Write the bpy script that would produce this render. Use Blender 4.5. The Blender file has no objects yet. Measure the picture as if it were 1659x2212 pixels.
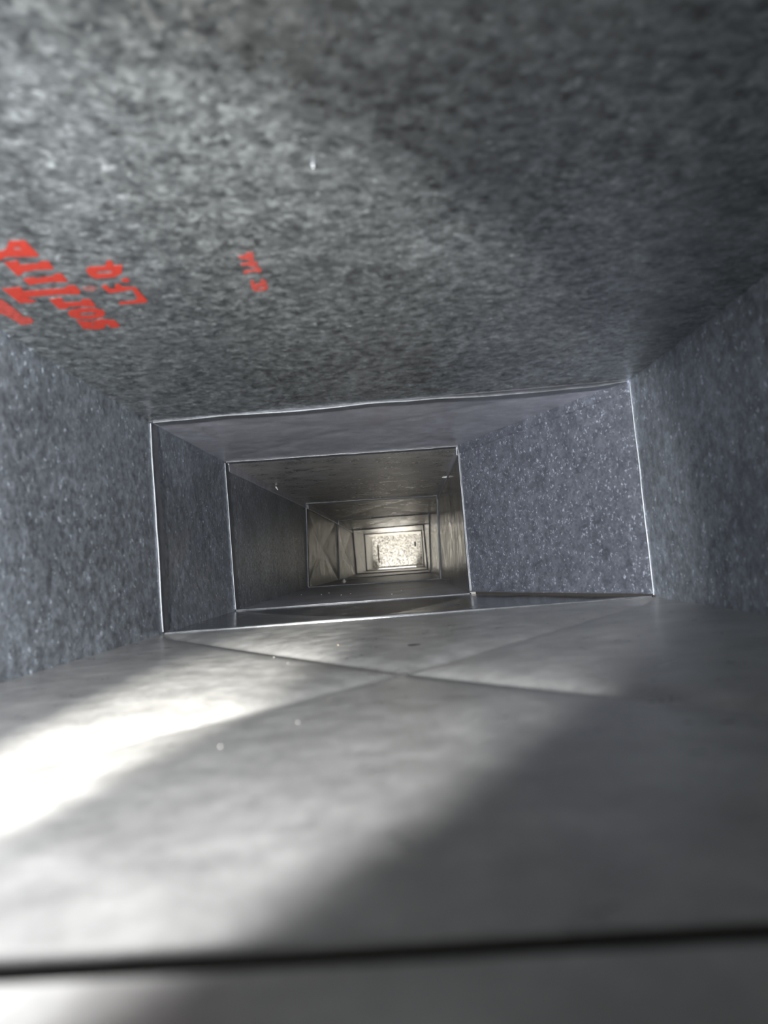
import bpy, bmesh, math, random
from mathutils import Vector, Matrix, noise, geometry

# ------------------------------------------------------------------ camera, world, lights, exposure
IN = 0.0254                                   # the duct is laid out in inches: x right, y down the duct, z up
scene = bpy.context.scene
COL = scene.collection

cam_data = bpy.data.cameras.new('camera')
cam = bpy.data.objects.new('camera', cam_data)
COL.objects.link(cam)
cam_data.sensor_fit = 'VERTICAL'
cam_data.sensor_height = 34.64
cam_data.lens = 1660.0 / 2212.0 * 34.64
cam_data.clip_start = 0.005
cam_data.clip_end = 50
R_ = Vector((0.99689136, 0.03245112, -0.07179509))
U_ = Vector((0.07366765, -0.06075661, 0.99543042))
F_ = Vector((-0.0279408, 0.99762496, 0.06295833))
m = Matrix((R_, U_, -F_)).transposed().to_4x4()
m.translation = Vector((0, 0, 2.571)) * IN
cam.matrix_world = m
cam_data.dof.use_dof = True
cam_data.dof.focus_distance = 58 * IN
cam_data.dof.aperture_fstop = 7.0
scene.camera = cam

world = bpy.data.worlds.new('dim_room')
scene.world = world
world.use_nodes = True
world.node_tree.nodes['Background'].inputs['Color'].default_value = (1.0, 0.96, 0.90, 1)
world.node_tree.nodes['Background'].inputs['Strength'].default_value = 0.5

def lamp(name, kind, loc, aim, energy, color):
    d = bpy.data.lights.new(name, kind)
    d.energy = energy
    d.color = color
    o = bpy.data.objects.new(name, d)
    COL.objects.link(o)
    o.location = Vector(loc) * IN
    o.rotation_euler = (Vector(aim) - Vector(loc)).to_track_quat('-Z', 'Y').to_euler()
    return d

# hand torch held left of the lens at the open end of the duct
torch = lamp('torch_spill', 'SPOT', (-6.2, -6.0, 2.9), (-6.2, 30, 2.9), 60.0, (0.97, 0.99, 1.0))
torch.spot_size = math.radians(54.5)
torch.spot_blend = 0.30
torch.shadow_soft_size = 0.008
core = lamp('torch_beam', 'SPOT', (-6.2, -6.0, 2.9), (-5.5, 15.5, 0), 260.0, (1.0, 0.99, 0.92))
core.spot_size = math.radians(13)
core.spot_blend = 1.0
core.shadow_soft_size = 0.008
# area lamp added below an invented floor opening to brighten the end panel
end_lamp = lamp('added_end_lamp', 'AREA', (-3.7, 215, -14), (-3.7, 244.9, 6.5), 7.0, (1.0, 0.95, 0.85))
end_lamp.spread = math.radians(90)
end_lamp.shape = 'RECTANGLE'
end_lamp.size = 0.25
end_lamp.size_y = 0.20

scene.view_settings.view_transform = 'Standard'
scene.view_settings.look = 'None'
scene.view_settings.gamma = 1.0
scene.view_settings.use_curve_mapping = False
scene.view_settings.exposure = 0.0
scene.cycles.max_bounces = 6
scene.cycles.diffuse_bounces = 4
scene.cycles.glossy_bounces = 8
scene.cycles.use_denoising = True
scene.cycles.use_adaptive_sampling = True
scene.cycles.adaptive_threshold = 0.08
scene.cycles.sample_clamp_indirect = 6.0
scene.cycles.blur_glossy = 0.3

# ------------------------------------------------------------------ materials
def galvanized(name, base=(0.50, 0.52, 0.55), spread=0.35, mottle=0.35, mottle_scale=55.0, fleck=0.5,
               fleck_scale=230.0, fleck_cut=0.80, rough=0.36, metallic=0.82, tilt=0.10, spangle_scale=330.0,
               cloud=0.2, cloud_scale=9.0, vein=0.0, streak=(1, 1, 1), fleck_size=0.42):
    mt = bpy.data.materials.new(name)
    mt.use_nodes = True
    nt = mt.node_tree
    nt.nodes.clear()
    N = nt.nodes.new
    L = nt.links.new
    out = N('ShaderNodeOutputMaterial')
    bs = N('ShaderNodeBsdfPrincipled')
    L(bs.outputs[0], out.inputs[0])
    geo = N('ShaderNodeNewGeometry')
    mp = N('ShaderNodeMapping')
    L(geo.outputs['Position'], mp.inputs['Vector'])
    mp.inputs['Scale'].default_value = streak
    P = mp.outputs[0]

    def math_(op, a, b=None, c=None, clamp=False):
        n = N('ShaderNodeMath')
        n.operation = op
        n.use_clamp = clamp
        for i, v in enumerate((a, b, c)):
            if v is None:
                continue
            if hasattr(v, 'links'):
                L(v, n.inputs[i])
            else:
                n.inputs[i].default_value = v
        return n.outputs[0]

    def noise_(scale, detail=3.0, rough_=0.55, dist=0.0):
        n = N('ShaderNodeTexNoise')
        L(P, n.inputs['Vector'])
        n.inputs['Scale'].default_value = scale
        n.inputs['Detail'].default_value = detail
        n.inputs['Roughness'].default_value = rough_
        n.inputs['Distortion'].default_value = dist
        return n.outputs['Fac']

    def voronoi_(scale):
        n = N('ShaderNodeTexVoronoi')
        L(P, n.inputs['Vector'])
        n.inputs['Scale'].default_value = scale
        return n

    def ramp(v, lo, hi, a, b):
        n = N('ShaderNodeMapRange')
        L(v, n.inputs['Value'])
        for k, x in zip(('From Min', 'From Max', 'To Min', 'To Max'), (lo, hi, a, b)):
            n.inputs[k].default_value = x
        return n.outputs[0]

    sp = voronoi_(spangle_scale)
    sep = N('ShaderNodeSeparateColor')
    L(sp.outputs['Color'], sep.inputs[0])
    v = ramp(sep.outputs[0], 0, 1, 1 - spread / 2, 1 + spread / 2)
    mot = noise_(mottle_scale, 3.0, 0.65)
    v = math_('MULTIPLY', v, ramp(mot, 0.3, 0.7, 1 - mottle, 1 + mottle))
    v = math_('MULTIPLY', v, ramp(noise_(cloud_scale, 2.0, 0.6, 0.6), 0.3, 0.7, 1 - cloud, 1 + cloud))
    if vein:
        w = math_('ABSOLUTE', math_('SUBTRACT', noise_(14.0, 5.0, 0.6, 1.2), 0.5))
        v = math_('MULTIPLY', v, ramp(w, 0.0, 0.012, 1 - vein, 1.0))
    wob = N('ShaderNodeTexNoise')
    L(P, wob.inputs['Vector'])
    wob.inputs['Scale'].default_value = 320.0
    wob.inputs['Detail'].default_value = 0.0
    wsub = N('ShaderNodeVectorMath')
    wsub.operation = 'SUBTRACT'
    L(wob.outputs['Color'], wsub.inputs[0])
    wsub.inputs[1].default_value = (0.5, 0.5, 0.5)
    wadd = N('ShaderNodeVectorMath')
    wadd.operation = 'MULTIPLY_ADD'
    L(wsub.outputs[0], wadd.inputs[0])
    wadd.inputs[1].default_value = (0.007, 0.007, 0.007)
    L(P, wadd.inputs[2])
    fl = voronoi_(fleck_scale)
    L(wadd.outputs[0], fl.inputs['Vector'])
    sep2 = N('ShaderNodeSeparateColor')
    L(fl.outputs['Color'], sep2.inputs[0])
    near = ramp(fl.outputs['Distance'], fleck_size * 0.4, fleck_size, 1.0, 0.0)
    pick = ramp(sep2.outputs[1], fleck_cut, min(1.0, fleck_cut + 0.08), 0.0, 1.0)
    fm = math_('MULTIPLY', near, pick)
    v = math_('ADD', v, math_('MULTIPLY', fm, fleck))
    col = N('ShaderNodeVectorMath')
    col.operation = 'SCALE'
    col.inputs[0].default_value = base
    L(v, col.inputs['Scale'])
    L(col.outputs[0], bs.inputs['Base Color'])
    bs.inputs['Metallic'].default_value = metallic
    r = ramp(mot, 0.3, 0.7, rough - 0.06, rough + 0.08)
    r = math_('ADD', r, math_('MULTIPLY', fm, 0.10))
    L(r, bs.inputs['Roughness'])
    # each zinc crystal tilts its own way
    sub = N('ShaderNodeVectorMath')
    sub.operation = 'SUBTRACT'
    L(sp.outputs['Color'], sub.inputs[0])
    sub.inputs[1].default_value = (0.5, 0.5, 0.5)
    sca = N('ShaderNodeVectorMath')
    sca.operation = 'SCALE'
    L(sub.outputs[0], sca.inputs[0])
    sca.inputs['Scale'].default_value = tilt
    add = N('ShaderNodeVectorMath')
    add.operation = 'ADD'
    L(sca.outputs[0], add.inputs[0])
    L(geo.outputs['Normal'], add.inputs[1])
    nor = N('ShaderNodeVectorMath')
    nor.operation = 'NORMALIZE'
    L(add.outputs[0], nor.inputs[0])
    L(nor.outputs[0], bs.inputs['Normal'])
    return mt

def plain(name, color, rough=0.5, metallic=0.0, spread=0.15, scale=300):
    mt = bpy.data.materials.new(name)
    mt.use_nodes = True
    nt = mt.node_tree
    bs = nt.nodes['Principled BSDF']
    bs.inputs['Roughness'].default_value = rough
    bs.inputs['Metallic'].default_value = metallic
    tc = nt.nodes.new('ShaderNodeNewGeometry')
    nz = nt.nodes.new('ShaderNodeTexNoise')
    nz.inputs['Scale'].default_value = scale
    nz.inputs['Detail'].default_value = 4
    nt.links.new(tc.outputs['Position'], nz.inputs['Vector'])
    mr = nt.nodes.new('ShaderNodeMapRange')
    mr.inputs['From Min'].default_value = 0.3
    mr.inputs['From Max'].default_value = 0.7
    mr.inputs['To Min'].default_value = 1 - spread
    mr.inputs['To Max'].default_value = 1 + spread
    nt.links.new(nz.outputs['Fac'], mr.inputs['Value'])
    vm = nt.nodes.new('ShaderNodeVectorMath')
    vm.operation = 'SCALE'
    vm.inputs[0].default_value = color
    nt.links.new(mr.outputs[0], vm.inputs['Scale'])
    nt.links.new(vm.outputs[0], bs.inputs['Base Color'])
    return mt

M_TOP = galvanized('galvanized_spangled', base=(0.36, 0.38, 0.385), spread=0.55, mottle=0.52, mottle_scale=92, fleck=0.9,
                   fleck_scale=200, fleck_cut=0.82, rough=0.34, metallic=0.80, tilt=0.22, spangle_scale=300, cloud=0.15)
M_SIDE = galvanized('galvanized_side', base=(0.36, 0.39, 0.435), spread=0.3, mottle=0.36, mottle_scale=80, fleck=1.4,
                    fleck_scale=200, fleck_cut=0.85, fleck_size=0.5, rough=0.38, metallic=0.60, tilt=0.14, spangle_scale=300, cloud=0.2)
M_FLOOR = galvanized('galvanized_worn_floor', base=(0.46, 0.45, 0.44), spread=0.06, mottle=0.16, mottle_scale=45, fleck=0.15,
                     fleck_scale=150, fleck_cut=0.96, rough=0.33, metallic=0.38, tilt=0.03, cloud=0.14, cloud_scale=14, vein=0.10)
M_SPECK = galvanized('galvanized_flecked', base=(0.34, 0.36, 0.42), spread=0.3, mottle=0.2, mottle_scale=60, fleck=1.4, fleck_size=0.55,
                     fleck_scale=230, fleck_cut=0.74, rough=0.42, metallic=0.70, tilt=0.10, spangle_scale=300, cloud=0.12)
M_DULL = galvanized('galvanized_dull', base=(0.52, 0.52, 0.57), spread=0.12, mottle=0.18, mottle_scale=45, fleck=0.15,
                    fleck_scale=200, fleck_cut=0.93, rough=0.36, metallic=0.35, tilt=0.05, cloud=0.12)
M_FAR_SHADED = galvanized('galvanized_smudged_shaded', base=(0.24, 0.236, 0.225), spread=0.12, mottle=0.3, mottle_scale=22, fleck=0.25,
                   fleck_scale=160, fleck_cut=0.93, rough=0.33, metallic=0.75, tilt=0.05, cloud=0.25, cloud_scale=6, vein=0.35)  # smudged steel; base darkened to paint shade on the far walls
M_SCRATCH_LIT = galvanized('galvanized_scratched_lit', base=(0.74, 0.71, 0.67), spread=0.10, mottle=0.22, mottle_scale=26, fleck=0.2,
                       fleck_scale=160, fleck_cut=0.94, rough=0.30, metallic=0.50, tilt=0.04, cloud=0.15, cloud_scale=7, vein=0.45)  # scratched steel; base lightened to paint light falling on the far ceilings
M_SMOOTH = galvanized('galvanized_bright_smooth', base=(0.46, 0.46, 0.46), spread=0.04, mottle=0.07, mottle_scale=25, fleck=0.1,
                      fleck_scale=160, fleck_cut=0.95, rough=0.20, metallic=0.9, tilt=0.012, cloud=0.12, cloud_scale=5)
M_END = galvanized('galvanized_glittering', base=(0.20, 0.198, 0.19), spread=1.3, mottle=0.25, mottle_scale=60, fleck=0.2,
                   fleck_scale=90, fleck_cut=0.9, rough=0.7, metallic=0.0, tilt=0.3, spangle_scale=140, cloud=0.1)
M_END.node_tree.nodes['Principled BSDF'].inputs['Specular IOR Level'].default_value = 0.15
M_CLEAT = galvanized('folded_steel_edge', base=(0.31, 0.32, 0.34), spread=0.1, mottle=0.15, mottle_scale=60, fleck=0.1,
                     rough=0.45, metallic=0.85, tilt=0.04, cloud=0.1)
M_INK = plain('red_stamp_ink', (0.42, 0.035, 0.02), 0.55, 0.0, 0.2, 500)
M_INKFADE = plain('faded_red_stamp_ink', (0.42, 0.06, 0.045), 0.55, 0.0, 0.35, 350)
M_INKSMEAR = plain('smeared_red_ink', (0.30, 0.13, 0.12), 0.5, 0.2, 0.4, 400)
M_SCREW = plain('bright_zinc_screw', (0.85, 0.85, 0.83), 0.3, 0.3, 0.1)
M_GRIT = plain('pale_grit', (0.55, 0.54, 0.50), 0.5, 0.0, 0.2, 900)
M_GRITY = plain('tan_grit', (0.62, 0.48, 0.27), 0.6, 0.0, 0.2, 900)
M_DIRT_SHADE = plain('dark_dirt_and_shade', (0.055, 0.05, 0.045), 0.9, 0.0, 0.3, 900)  # dirt on the flake; painted shade in the joint pockets, strip and box

# ------------------------------------------------------------------ helpers
def thing(name, label, cat, base, group=None):
    o = bpy.data.objects.new(name, None)
    o.empty_display_size = 0.02
    COL.objects.link(o)
    o.location = Vector(base) * IN
    o['label'] = label
    o['category'] = cat
    if group:
        o['group'] = group
    o['base'] = [float(c) for c in base]
    return o

def base_of(o):
    while o.parent:
        o = o.parent
    return Vector(o['base'])

def link(name, verts, faces, mat, parent, smooth=True, label=None):
    """verts in inches, world; stored relative to the thing's base, in metres"""
    b = base_of(parent)
    me = bpy.data.meshes.new(name)
    me.from_pydata([tuple((Vector(v) - b) * IN) for v in verts], [], faces)
    me.materials.append(mat)
    if smooth:
        me.polygons.foreach_set('use_smooth', [True] * len(me.polygons))
    me.update()
    o = bpy.data.objects.new(name, me)
    COL.objects.link(o)
    o.parent = parent
    if label:
        o['label'] = label
    return o

def crease(u, v, k=0.035):
    a, b = abs(2 * u - 1), abs(2 * v - 1)
    a = math.sqrt(a * a + 0.0004)
    b = math.sqrt(b * b + 0.0004)
    d = a - b
    mx = 0.5 * (a + b + math.sqrt(d * d + k * k))       # soft maximum: a pressed fold, not a knife edge
    return max(0.0, 1.0 - mx)

def groove(u, v, w=0.075):
    d = (abs(2 * u - 1) - abs(2 * v - 1)) / w
    m_ = max(abs(2 * u - 1), abs(2 * v - 1))
    return math.exp(-math.sqrt(d * d + 0.012)) * min(1.0, (1 - m_) * 12)      # pressed line of the cross break

def panel(name, A, B, C, D, out, amp, mat, parent, nu=40, nv=40, wave=0.03, wscale=0.22, holes=(), us=None, vs=None, label=None, seed=0.0, press=0.0):
    """sheet from the edge A-B to the edge C-D, cross-broken by amp towards out, with 1 mm of thickness"""
    A, B, C, D, out = map(Vector, (A, B, C, D, out))
    us = us or [i / nu for i in range(nu + 1)]
    vs = vs or [j / nv for j in range(nv + 1)]
    verts = []
    for v in vs:
        for u in us:
            p = A.lerp(B, u).lerp(C.lerp(D, u), v)
            edge = 16 * u * (1 - u) * v * (1 - v)
            n = noise.noise(Vector((p.x * wscale + seed, p.y * wscale * 0.7, p.z * wscale + seed * 1.7)))
            verts.append(p + out * (amp * crease(u, v) + press * groove(u, v) + wave * n * min(1, edge * 2)))
    n1 = len(us)
    faces = []
    want = -out
    for j in range(len(vs) - 1):
        for i in range(n1 - 1):
            cu, cv = (us[i] + us[i + 1]) / 2, (vs[j] + vs[j + 1]) / 2
            if any(h[0] < cu < h[1] and h[2] < cv < h[3] for h in holes):
                continue
            f = (j * n1 + i, j * n1 + i + 1, (j + 1) * n1 + i + 1, (j + 1) * n1 + i)
            faces.append(f)
    nrm = (B - A).cross(C - A)
    if nrm.dot(want) < 0:
        faces = [f[::-1] for f in faces]
    o = link(name, verts, faces, mat, parent, label=label)
    s = o.modifiers.new('sheet', 'SOLIDIFY')
    s.thickness = 0.001
    s.offset = -1
    e = o.modifiers.new('crisp_rim', 'EDGE_SPLIT')
    e.split_angle = math.radians(40)
    return o

def sweep(name, path, prof, axes, mat, parent, label=None):
    """closed profile [(a, b)] carried along a path; axes = (vector for a, vector for b)"""
    ax, bx = Vector(axes[0]), Vector(axes[1])
    verts, faces = [], []
    k = len(prof)
    for p in path:
        for a, b in prof:
            verts.append(Vector(p) + ax * a + bx * b)
    for i in range(len(path) - 1):
        for j in range(k):
            q = (j + 1) % k
            faces.append((i * k + j, i * k + q, (i + 1) * k + q, (i + 1) * k + j))
    faces.append(tuple(range(k))[::-1])
    faces.append(tuple((len(path) - 1) * k + j for j in range(k)))
    o = link(name, verts, faces, mat, parent, smooth=False, label=label)
    bm = bmesh.new()
    bm.from_mesh(o.data)
    bmesh.ops.recalc_face_normals(bm, faces=bm.faces)
    bm.to_mesh(o.data)
    bm.free()
    return o

def bead(h, w, back):
    """a folded sheet edge: round nose of height h towards the viewer, then a flat tongue running on"""
    pr = [(-0.03, back), (h * 0.45, back), (h * 0.5, w)]
    for i in range(7):
        t = math.pi * (0.5 - i / 6.0)
        pr.append((h * 0.5 + h * 0.5 * math.sin(t), w * 0.5 - w * 0.5 * math.cos(t)))
    pr.append((-0.03, w * 0.2))
    return pr

def lerp_path(P, Q, n, wob=0.0, seed=0.0, axis=(0, 0, 1), shrink=0.0):
    P, Q, axis = Vector(P), Vector(Q), Vector(axis)
    r = []
    for i in range(n + 1):
        t = shrink + (1 - 2 * shrink) * i / n
        p = P.lerp(Q, t)
        w = wob * (noise.noise(Vector((t * 4 + seed, seed, 0))) + 0.5 * noise.noise(Vector((t * 13 + seed, 5, seed))))
        r.append(p + axis * w)
    return r

# ------------------------------------------------------------------ joints of the duct (inches), top left / top right / bottom left / bottom right
def joint(tl, tr, bl, br):
    return dict(tl=Vector(tl), tr=Vector(tr), bl=Vector(bl), br=Vector(br))

JN = joint((-11.75, -10, 10.8), (10.95, -10, 9.8), (-11.75, -10, 0.0), (11.0, -10, 0.03))
J0 = joint((-11.75, 5.1, 10.8), (10.95, 5.1, 9.8), (-11.75, 5.1, -0.09), (11.0, 5.1, -0.02))
J1 = joint((-11.75, 35.57, 9.91), (10.86, 35.57, 10.11), (-11.68, 35.57, -0.09), (11.05, 35.57, 0.03))
J2 = joint((-11.83, 50.64, 9.92), (3.81, 50.64, 9.81), (-11.71, 50.64, -0.04), (3.89, 50.64, -0.01))
J3 = joint((-11.62, 89.45, 9.92), (3.87, 89.45, 9.72), (-12.0, 89.45, 0.05), (3.55, 89.45, -0.06))
J4 = joint((-11.60, 128.5, 9.87), (3.98, 128.5, 9.89), (-11.95, 128.5, -0.10), (3.55, 128.5, 0.05))
J5 = joint((-11.90, 167.0, 9.75), (3.75, 167.0, 9.86), (-11.66, 167.0, 0.02), (3.98, 167.0, -0.15))
J6 = joint((-11.55, 206.0, 10.05), (4.0, 206.0, 10.0), (-11.6, 206.0, 0.1), (4.0, 206.0, 0.1))
J7 = joint((-11.41, 244.9, 10.41), (4.12, 244.9, 10.33), (-11.47, 244.9, 0.24), (4.04, 244.9, 0.30))

UP, DN, LF, RT = (0, 0, 1), (0, 0, -1), (-1, 0, 0), (1, 0, 0)

def joint_cleats(t, J, h=0.10, w=0.16, back=1.1, wob=0.03, seed=0.0, top_drop=None):
    """slip cleats across top and bottom and drive cleats up both sides, carried by the section t that begins there"""
    fwd = (0, 1, 0)
    top = lerp_path(J['tl'], J['tr'], 48, wob, seed, (0, 0, 1), 0.008)
    if top_drop:
        top = [p + Vector((0, 0, -top_drop(i / 48.0))) for i, p in enumerate(top)]
    sweep('slip_cleat', top, bead(h, w, back), (DN, fwd), M_CLEAT, t)
    sweep('slip_cleat', lerp_path(J['bl'], J['br'], 48, wob * 0.5, seed + 3, (0, 0, 1), 0.006), bead(h, w, back), (UP, fwd), M_CLEAT, t)
    sweep('drive_cleat', lerp_path(J['bl'], J['tl'], 12, wob * 0.5, seed + 7, (1, 0, 0), 0.01), bead(h * 1.15, w, back), (RT, fwd), M_CLEAT, t)
    sweep('drive_cleat', lerp_path(J['br'], J['tr'], 12, wob * 0.5, seed + 9, (1, 0, 0), 0.01), bead(h * 1.15, w, back), (LF, fwd), M_CLEAT, t)

def duct(t, a, b, mats, amps, nu=40, nv=40, wave=0.03, seed=0.0, labels=(None,) * 4, floor_from=None, floor_kw=None, skip=(), press=(0, 0, 0, 0)):
    """four sheets between joint a and joint b: top, bottom, left, right"""
    r = {}
    b = {k: p - Vector((0, 0.03, 0)) for k, p in b.items()}
    fk = dict(floor_kw or {})
    r['top'] = panel('top_panel', a['tl'], a['tr'], b['tl'], b['tr'], UP, amps[0], mats[0], t, nu, nv, wave, seed=seed, label=labels[0], press=press[0])
    bl, br = a['bl'], a['br']
    el, er = b['bl'], b['br']
    if floor_from:
        bl, br, el, er = floor_from
    r['bottom'] = panel('bottom_panel', bl, br, el, er, DN, amps[1], mats[1], t, nu, nv, wave, seed=seed + 11, label=labels[1], press=press[1], **fk)
    r['left'] = panel('left_panel', a['bl'], a['tl'], b['bl'], b['tl'], LF, amps[2], mats[2], t, nu, nv, wave, seed=seed + 23, label=labels[2], press=press[2])
    if 'right' not in skip:
        r['right'] = panel('right_panel', a['br'], a['tr'], b['br'], b['tr'], RT, amps[3], mats[3], t, nu, nv, wave, seed=seed + 31, label=labels[3], press=press[3])
    return r

def corner_seam(t, P, Q, inward, down, h=0.5, proud=0.08, n=14, wob=0.03, seed=0.0):
    """lock seam folded along a corner of the section"""
    P, Q = Vector(P), Vector(Q)
    prof = [(-0.02, 0.0), (proud, 0.0), (proud, h * 0.9), (proud * 0.6, h), (-0.02, h)]
    return sweep('corner_seam', lerp_path(P, Q, n, wob, seed, down), prof, (inward, down), M_DULL, t)

# ------------------------------------------------------------------ the duct, section by section
# nearest section: the camera sits in it, only a strip of its floor shows
s0 = thing('duct_section', 'blurred duct section nearest the camera, seen as floor strip below the dark joint', 'duct', (0, -2, 0))
duct(s0, JN, J0, (M_TOP, M_FLOOR, M_SIDE, M_SIDE), (0.05, 0.05, 0.05, 0.05), 24, 24, 0.02, 1.0,
     floor_from=(JN['bl'], JN['br'], Vector((-11.75, 4.86, 0.12)), Vector((11.0, 4.86, 0.12))))
# pocket of the floor slip joint, with the joint's shade in its dark colour
sweep('shade_pocket', [(-11.75, 4.85, -0.0), (11.0, 4.85, 0.04)],
      [(0, 0), (-0.62, 0.0), (-0.62, 0.2), (-0.58, 0.2), (-0.58, 0.04), (0, 0.04)], (UP, (0, 1, 0)), M_DIRT_SHADE, s0)

s1 = thing('duct_section', 'wide galvanized duct section with red stamped letters on its ceiling', 'duct', (0, 20, 0))
P1 = duct(s1, J0, J1, (M_TOP, M_FLOOR, M_SIDE, M_SIDE), (0.22, 0.24, 0.10, 0.10), 150, 180, 0.025, 2.0,
          labels=('mottled spangled ceiling sheet', 'worn floor sheet with pressed cross folds', None, None),
          floor_from=(Vector((-11.75, 5.46, -0.09)), Vector((11.0, 5.46, -0.02)), J1['bl'] - Vector((0, 0.03, 0)), J1['br'] - Vector((0, 0.03, 0))), press=(0.03, 0.23, 0.0, 0.0))

sweep('shade_pocket', [(-11.75, 5.09, -0.0), (11.0, 5.09, 0.04)],
      [(-0.62, 0.0), (-0.62, 3.6), (-0.4, 3.6), (-0.4, 3.55), (-0.58, 3.55), (-0.58, 0.0)], (UP, (0, 1, 0)), M_DIRT_SHADE, s1)  # sheet added under the floor gap to block light, coloured as shade

def drop1(t):
    return 0.04 + 0.10 * max(0.0, min(1.0, (t - 0.45) / 0.3)) * (1 if t < 0.94 else max(0.0, (1 - t) / 0.06))

# red stamp on the ceiling sheet
def ceiling_z(x, y):
    a, b = J0, J1
    v = (y - 5.1) / (35.57 - 5.1)
    l, r = a['tl'].lerp(b['tl'], v), a['tr'].lerp(b['tr'], v)
    u = (x - l.x) / (r.x - l.x)
    p = l.lerp(r, u)
    ws = 0.22
    n = noise.noise(Vector((p.x * ws + 2.0, p.y * ws * 0.7, p.z * ws + 3.4)))
    return p.z + 0.22 * crease(u, v) + 0.03 * groove(u, v) + 0.025 * n * min(1, 32 * u * (1 - u) * v * (1 - v))

LETTERS = [
    ('A', [[[-9.183,17.345],[-8.887,17.258],[-8.748,17.103],[-8.562,16.835],[-8.208,16.874],[-8.264,17.643],[-8.327,17.723],[-9.04,17.586],[-9.266,17.75],[-9.419,17.776]],[[-8.638,17.149],[-8.665,17.264],[-8.495,17.306],[-8.494,17.151]]]),
    ('I', [[[-9.236,17.867],[-8.869,17.856],[-8.966,18.09],[-8.509,18.095],[-8.387,17.989],[-8.211,18.013],[-8.279,18.432],[-8.326,18.481],[-8.722,18.43],[-9.059,18.481],[-9.233,18.656],[-9.324,18.667]]]),
    ('I2', [[[-9.292,18.89],[-8.983,18.861],[-8.944,18.931],[-8.497,18.87],[-8.394,18.756],[-8.231,18.771],[-8.286,19.261],[-8.348,19.299],[-8.658,19.213],[-9.017,19.233],[-9.318,19.284]]]),
    ('T', [[[-10.103,19.389],[-9.588,19.37],[-9.668,19.651],[-8.576,19.69],[-8.421,19.544],[-8.228,19.566],[-8.261,19.964],[-8.379,20.145],[-8.84,20.041],[-9.728,20.05],[-9.8,20.14],[-9.655,20.351],[-9.851,20.451],[-10.145,20.405]]]),
    ('F', [[[-9.3,20.325],[-8.93,20.267],[-8.957,20.44],[-9.041,20.566],[-8.905,20.649],[-8.57,20.676],[-8.461,20.519],[-8.25,20.553],[-8.293,21.041],[-8.371,21.099],[-8.671,20.974],[-9.012,20.946],[-9.194,21.109],[-9.353,21.039]]]),
    ('O', [[[-9.26,21.389],[-9.102,21.208],[-8.743,21.14],[-8.396,21.224],[-8.237,21.442],[-8.284,21.71],[-8.47,21.95],[-8.876,22.038],[-9.199,21.931],[-9.32,21.695]],[[-8.997,21.534],[-8.978,21.683],[-8.807,21.742],[-8.598,21.713],[-8.509,21.598],[-8.615,21.484],[-8.828,21.464]]]),
    ('S', [[[-9.306,22.046],[-8.936,22.251],[-8.801,22.201],[-8.566,22.117],[-8.239,22.302],[-8.268,22.817],[-8.39,22.919],[-8.586,22.893],[-8.582,22.514],[-8.796,22.9],[-9.052,22.949],[-9.396,22.785],[-9.322,22.279]],[[-9.067,22.562],[-8.985,22.54],[-8.825,22.279],[-8.874,22.309]]]),
    ('Q', [[[-7.565,18.666],[-7.422,18.528],[-7.023,18.55],[-6.878,18.277],[-6.78,18.239],[-6.756,18.359],[-6.841,18.546],[-6.601,18.577],[-6.811,19.067],[-7.084,19.261],[-7.548,19.239],[-7.63,19.02]],[[-7.389,18.854],[-7.383,18.96],[-7.13,19.0],[-7.005,18.965],[-6.99,18.833],[-7.247,18.804]]]),
    ('Fs', [[[-7.618,19.767],[-7.458,19.668],[-7.451,19.973],[-7.344,20.031],[-7.243,19.748],[-7.118,19.676],[-7.087,19.931],[-6.885,19.976],[-6.914,20.127],[-7.19,20.204],[-7.6,20.251]]]),
    ('L', [[[-6.915,20.093],[-6.861,19.981],[-6.784,20.019],[-6.806,21.017],[-6.892,21.148],[-7.644,21.12],[-7.608,20.955],[-7.142,20.937],[-7.007,20.784]]]),
    ('dot', [[[-6.979,19.477],[-6.848,19.363],[-6.764,19.406],[-6.769,19.554],[-6.877,19.642],[-6.978,19.575]]]),
    ('smearline', [[[-10.497,19.739],[-10.493,20.017],[-10.472,20.271],[-10.499,20.933],[-10.561,21.428],[-10.423,21.542],[-10.45,21.822],[-10.662,22.019],[-10.953,22.029],[-10.938,21.617],[-10.972,21.207],[-11.114,20.862]]]),
    ('smudge', [[[-8.143,19.752],[-7.845,19.65],[-7.745,19.84],[-7.967,20.064],[-8.129,19.959]]]),
    ('n4', [[[-3.699,18.613],[-3.534,18.574],[-3.425,18.431],[-3.284,18.459],[-3.317,18.665],[-3.384,18.993],[-3.293,19.036],[-3.346,19.303],[-3.395,19.344],[-3.492,19.323],[-3.583,19.177],[-3.743,19.169],[-3.726,19.047],[-3.499,19.019],[-3.474,18.851],[-3.654,18.766]]]),
    ('n1', [[[-3.766,19.551],[-3.691,19.488],[-3.634,19.513],[-3.442,19.476],[-3.38,19.372],[-3.311,19.335],[-3.277,19.524],[-3.356,19.718],[-3.45,19.618],[-3.638,19.631],[-3.719,19.72],[-3.783,19.679]]]),
    ('nC', [[[-3.74,20.264],[-3.631,20.148],[-3.639,20.371],[-3.682,20.505],[-3.635,20.486],[-3.506,20.43],[-3.427,20.193],[-3.351,20.182],[-3.3,20.362],[-3.351,20.522],[-3.32,20.703],[-3.394,20.923],[-3.463,20.997],[-3.738,20.993],[-3.797,20.8]],[[-3.66,20.772],[-3.664,20.845],[-3.498,20.839],[-3.44,20.764],[-3.513,20.688]]]),
]
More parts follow.
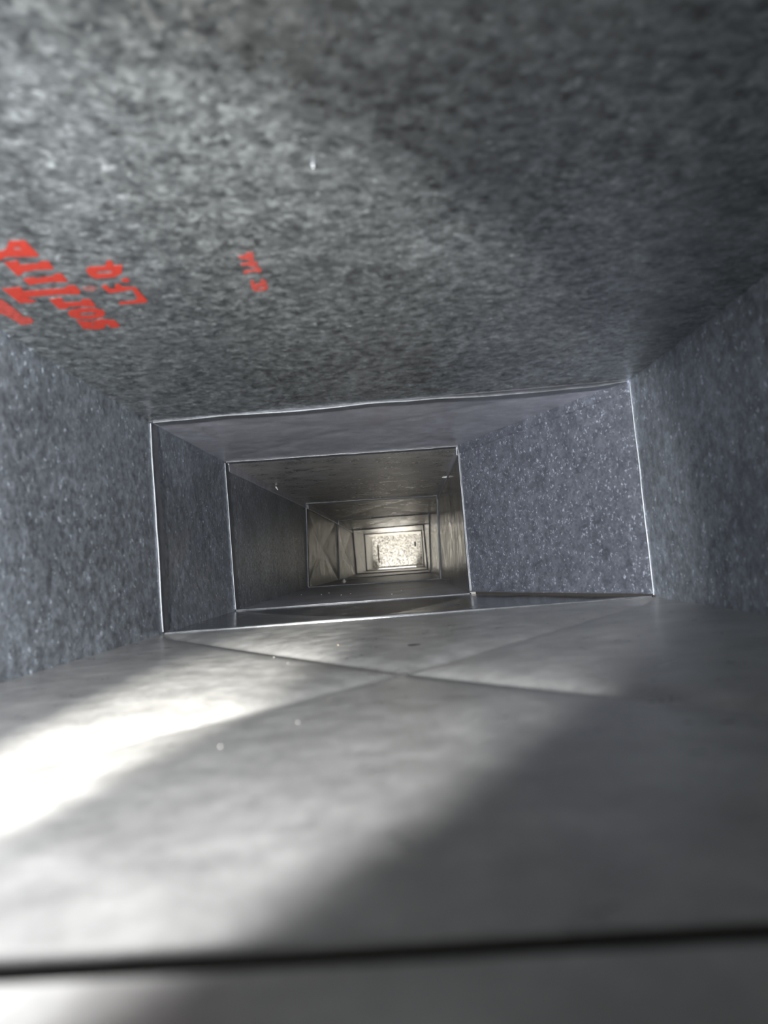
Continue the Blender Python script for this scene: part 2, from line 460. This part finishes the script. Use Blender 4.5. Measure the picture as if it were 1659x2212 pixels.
for key, loops in LETTERS:
    ink = M_INKFADE if key in ('smearline', 'n4', 'n1', 'nC') else M_INKSMEAR if key == 'smudge' else M_INK
    pts3 = [[Vector((x, y, 0)) for x, y in lp] for lp in loops]
    tris = geometry.tessellate_polygon(pts3)
    flat = [p for lp in pts3 for p in lp]
    bm = bmesh.new()
    vs_ = [bm.verts.new(p) for p in flat]
    for tr in tris:
        try:
            bm.faces.new([vs_[i] for i in tr])
        except ValueError:
            pass
    bmesh.ops.subdivide_edges(bm, edges=bm.edges[:], cuts=1)
    bm.verts.index_update()
    vv = [(p.co.x, p.co.y, ceiling_z(p.co.x, p.co.y) - 0.014) for p in bm.verts]
    ff = []
    for f in bm.faces:
        ids = [p.index for p in f.verts]
        f.normal_update()
        ff.append(ids if f.normal.z < 0 else ids[::-1])
    bm.free()
    nm = 'ink_smear' if key in ('smudge',) else 'punctuation_dot' if key == 'dot' else 'letter'
    o = link(nm, vv, ff, ink, P1['top'], smooth=False, label='red stamped ink mark on ceiling sheet' if nm == 'letter' else None)
    so = o.modifiers.new('ink', 'SOLIDIFY')
    so.thickness = 0.0001
    so.offset = -1

# reducer: left side runs on, right side closes in
s2 = thing('duct_reducer', 'tapering duct reducer with pale flecked angled panel on its right side', 'duct', (-2, 43, 0))
duct(s2, J1, J2, (M_DULL, M_SMOOTH, M_SIDE, M_SPECK), (0.22, 0.50, 0.30, 0.0), 56, 56, 0.03, 3.0, skip=('right',), press=(0.04, 0.03, 0.06, 0))
joint_cleats(s2, J1, 0.075, 0.10, 1.0, 0.07, 2.5, drop1)
gap = Vector((0, 0, 0.16))
panel('right_panel', J1['br'] + gap, J1['tr'], J1['br'].lerp(J2['br'], 0.997) + gap, J1['tr'].lerp(J2['tr'], 0.997), (0.903, 0.43, 0), 0.03, M_SPECK, s2, 40, 40, 0.03, seed=41,
      label='blue-grey angled sheet covered with pale flecks')
nin = Vector((-0.903, -0.43, 0))
# folded flanges of the angled panel; the strip is added to block light leaks
sweep('top_flange', lerp_path(J1['tr'], J2['tr'], 16, 0.02, 3, shrink=0.01), [(-0.02, 0), (0.10, 0), (0.10, 0.48), (0.05, 0.55), (-0.02, 0.55)], (nin, (0, 0, -1)), M_SPECK, s2)
sweep('leak_strip', lerp_path(J1['br'], J2['br'], 4, 0, 0, shrink=0.004),
      [(-0.35, -0.30), (0.12, -0.30), (0.12, -0.26), (-0.30, -0.26), (-0.30, 0.22), (-0.35, 0.22)], (nin, UP), M_DIRT_SHADE, s2)
sweep('bottom_flange', lerp_path(J1['br'] + gap, J2['br'] + gap, 16, 0.015, 8, shrink=0.01), [(-0.1, 0), (0.22, 0), (0.24, 0.03), (0.22, 0.06), (-0.1, 0.06)], (nin, UP), M_SPECK, s2)

s3 = thing('duct_section', 'long plain duct section right behind the reducer with scratched ceiling', 'duct', (-4, 70, 0))
duct(s3, J2, J3, (M_SCRATCH_LIT, M_DULL, M_SIDE, M_SMOOTH), (0.12, 0.30, 0.10, 0.12), 40, 56, 0.05, 4.0)
joint_cleats(s3, J2, 0.08, 0.10, 1.1, 0.04, 5.5)
corner_seam(s3, J2['tl'] + Vector((0, 1.2, 0)), J3['tl'], RT, DN, 0.55, 0.05, seed=1)
corner_seam(s3, J2['tr'] + Vector((0, 1.2, 0)), J3['tr'], LF, DN, 0.5, 0.08, seed=4)

s4 = thing('duct_section', 'cross-creased duct section with a white lump on its floor, second beyond reducer', 'duct', (-4, 109, 0))
duct(s4, J3, J4, (M_SCRATCH_LIT, M_DULL, M_FAR_SHADED, M_SMOOTH), (0.40, 0.35, 0.40, 0.30), 40, 56, 0.05, 5.0, press=(0.10, 0.05, 0.10, 0.05))
joint_cleats(s4, J3, 0.14, 0.2, 1.3, 0.05, 8.5)
corner_seam(s4, J3['tl'] + Vector((0, 1.4, 0)), J4['tl'], RT, DN, 0.6, 0.12, seed=2)

s5 = thing('duct_section', 'cross-creased duct section third beyond the reducer, mid brown-grey', 'duct', (-4, 148, 0))
duct(s5, J4, J5, (M_SCRATCH_LIT, M_DULL, M_FAR_SHADED, M_SMOOTH), (0.42, 0.35, 0.45, 0.30), 36, 48, 0.05, 6.0, press=(0.10, 0.05, 0.10, 0.05))
joint_cleats(s5, J4, 0.16, 0.24, 1.4, 0.06, 11.5)
corner_seam(s5, J4['tl'] + Vector((0, 1.5, 0)), J5['tl'], RT, DN, 0.7, 0.14, seed=3)

s6 = thing('duct_section', 'small cross-creased duct section fourth beyond the reducer, before the last one', 'duct', (-4, 187, 0))
duct(s6, J5, J6, (M_SCRATCH_LIT, M_FAR_SHADED, M_FAR_SHADED, M_SMOOTH), (0.40, 0.3, 0.45, 0.30), 30, 40, 0.05, 7.0, press=(0.10, 0.05, 0.10, 0.05))
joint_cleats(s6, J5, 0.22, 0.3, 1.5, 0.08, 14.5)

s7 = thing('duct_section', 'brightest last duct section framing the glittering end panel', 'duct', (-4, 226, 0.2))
duct(s7, J6, J7, (M_SCRATCH_LIT, M_FAR_SHADED, M_FAR_SHADED, M_SMOOTH), (0.30, 0.0, 0.35, 0.25), 30, 40, 0.0, 8.0,
     floor_kw=dict(holes=((0.12, 0.88, 0.15, 0.975),)))
joint_cleats(s7, J6, 0.22, 0.3, 1.5, 0.06, 17.5)
# collar of the floor opening added to let the end lamp shine in
cx0, cx1, cy0, cy1 = -9.7, 2.15, 211.9, 243.8
cv, cf = [], []
for (x, y) in ((cx0, cy0), (cx1, cy0), (cx1, cy1), (cx0, cy1)):
    cv += [(x, y, 0.12), (x, y, -8.0)]
for i in range(4):
    q = (i + 1) % 4
    cf.append((2 * i, 2 * q, 2 * q + 1, 2 * i + 1))
co = link('added_floor_collar', cv, cf, M_SMOOTH, s7, smooth=False)
so = co.modifiers.new('sheet', 'SOLIDIFY')
so.thickness = 0.001

# end panel with its two openings
ec = thing('end_cap', 'bright glittering end panel with cross creases and two dark openings', 'duct cap', (-3.7, 245, 0.3))
us = sorted(set([i / 40 for i in range(41)] + [0.106, 0.136, 0.870, 0.902]))
vs = sorted(set([i / 30 for i in range(31)] + [0.18, 0.735, 0.60, 0.76]))
panel('cap_sheet', J7['bl'], J7['br'], J7['tl'], J7['tr'], (0, 1, 0), -1.0, M_END, ec, us=us, vs=vs, wave=0.0,
      holes=((0.106, 0.136, 0.18, 0.735), (0.870, 0.902, 0.60, 0.76)))
# dark box added behind the end panel to keep its openings black
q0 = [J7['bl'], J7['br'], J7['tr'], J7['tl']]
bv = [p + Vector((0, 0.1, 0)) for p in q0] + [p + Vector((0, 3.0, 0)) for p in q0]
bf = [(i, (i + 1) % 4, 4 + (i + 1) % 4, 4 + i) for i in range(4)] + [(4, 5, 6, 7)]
bo = link('added_dark_box', bv, bf, M_DIRT_SHADE, ec, smooth=False)
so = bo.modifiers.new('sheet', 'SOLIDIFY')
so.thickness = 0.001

# ------------------------------------------------------------------ small things
def lathe_screw(name, label, at, direction, r=0.07, length=0.42, group=None):
    t = thing(name, label, 'screw', at, group)
    d = Vector(direction).normalized()
    q = d.to_track_quat('Z', 'Y').to_matrix()
    prof = [(r * 0.95, -0.02)]
    n = 6
    for i in range(n):
        z = length * 0.62 * i / n
        prof += [(r * 0.72, z), (r, z + length * 0.05)]
    prof += [(r * 0.7, length * 0.64), (r * 0.45, length * 0.85), (r * 0.1, length)]
    verts, faces = [], []
    seg = 14
    for (rr, z) in prof:
        for k in range(seg):
            a = 2 * math.pi * k / seg
            verts.append(Vector(at) + q @ Vector((rr * math.cos(a), rr * math.sin(a), z)))
    for i in range(len(prof) - 1):
        for k in range(seg):
            k2 = (k + 1) % seg
            faces.append((i * seg + k, i * seg + k2, (i + 1) * seg + k2, (i + 1) * seg + k))
    faces.append(tuple(range(seg))[::-1])
    faces.append(tuple((len(prof) - 1) * seg + k for k in range(seg)))
    link('threaded_shank', verts, faces, M_SCREW, t, smooth=False)
    wv, wf = [], []
    for rr, z in ((r * 0.9, -0.01), (r * 1.7, 0.0), (r * 1.5, 0.05), (r * 0.9, 0.06)):
        for k in range(seg):
            a = 2 * math.pi * k / seg
            wv.append(Vector(at) + q @ Vector((rr * math.cos(a), rr * math.sin(a), z)))
    for i in range(3):
        for k in range(seg):
            k2 = (k + 1) % seg
            wf.append((i * seg + k, i * seg + k2, (i + 1) * seg + k2, (i + 1) * seg + k))
    link('burr', wv, wf, M_CLEAT, t, smooth=False)
    return t

lathe_screw('screw', 'pale screw tip poking down through the stamped ceiling', (-1.3, 14.5, ceiling_z(-1.3, 14.5) - 0.01), DN, 0.03, 0.08)
lathe_screw('screw', 'bright screw tip near top of the smooth right wall behind the reducer', (3.82, 66.0, 9.35), LF, 0.10, 0.5)
lathe_screw('screw', 'small screw tip on the left ceiling seam behind the reducer', (-11.4, 68.0, 9.85), (0.6, 0, -1), 0.09, 0.4)

def grain(name, label, at, size, mat, seed, cat='grit', group=None, flat=0.7, sx=1.0):
    bm = bmesh.new()
    bmesh.ops.create_icosphere(bm, subdivisions=2, radius=1.0)
    vv = []
    for p in bm.verts:
        k = 1 + 0.35 * noise.noise(p.co * 1.7 + Vector((seed, seed * 0.3, 0)))
        q = p.co * k
        vv.append((q.x * size * sx, q.y * size, q.z * size * flat))
    zmin = min(v[2] for v in vv)
    ff = [[p.index for p in f.verts] for f in bm.faces]
    bm.free()
    me = bpy.data.meshes.new(name)
    me.from_pydata([(x * IN, y * IN, (z - zmin) * IN) for x, y, z in vv], [], ff)
    me.materials.append(mat)
    o = bpy.data.objects.new(name, me)
    COL.objects.link(o)
    o.location = Vector(at) * IN
    o['label'] = label
    o['category'] = cat
    if group:
        o['group'] = group
    return o

def floor_z(x, y, a, b, amp, y0=None, press=0.0):
    ya = a['bl'].y if y0 is None else y0
    v = (y - ya) / (b['bl'].y - ya)
    l, r = a['bl'].lerp(b['bl'], v), a['br'].lerp(b['br'], v)
    u = (x - l.x) / (r.x - l.x)
    return l.lerp(r, u).z - amp * crease(u, v) - press * groove(u, v)

def f1(x, y):
    return (x, y, floor_z(x, y, J0, J1, 0.24, 5.46, 0.23) - 0.015)
grain('grit_grain', 'tan grit grain on the near floor just below the crossing of folds', f1(-1.90, 16.4), 0.016, M_GRITY, 1)
grain('grit_grain', 'white grit grain on the near floor left of middle, blurred', f1(-3.2, 12.3), 0.018, M_GRIT, 2)
grain('grit_grain', 'white grit speck on bright left floor facet, leftmost of two close together', f1(-4.6, 25.0), 0.018, M_GRIT, 3)
grain('grit_grain', 'white grit speck on bright left floor facet, rightmost of two close together', f1(-3.8, 22.9), 0.018, M_GRIT, 4)
grain('grit_grain', 'tan grit speck on the far floor facet, left of the dark smudge', f1(-2.65, 26.6), 0.025, M_GRITY, 5)
grain('grit_grain', 'faint white grit grain left of the tan grain on near floor', f1(-2.2, 13.9), 0.018, M_GRIT, 6)
grain('dirt_flake', 'dark flat dirt flake on the pale far floor facet', f1(-0.06, 25.1), 0.22, M_DIRT_SHADE, 7, 'dirt', None, 0.06, 1.1)
def f3(x, y):
    return (x, y, floor_z(x, y, J2, J3, 0.30) - 0.02)
for i, (x, y) in enumerate([(-10.3, 72), (-8.3, 71), (-7.9, 74), (-6.3, 69), (-5.6, 71), (-0.9, 69), (0.55, 61), (-1.6, 63)]):
    grain('grit_grain', 'tiny pale grit speck scattered on dark floor behind the reducer', f3(x, y), 0.045, M_GRIT, 10 + i, 'grit', 'grit specks on the floor behind the reducer')
z4 = floor_z(-9.1, 106.0, J3, J4, 0.35)
grain('sealant_lump', 'white sealant lump on left floor of the second section beyond the reducer', (-9.1, 106.0, z4 - 0.03), 0.26, M_GRIT, 30, 'lump', None, 1.1)
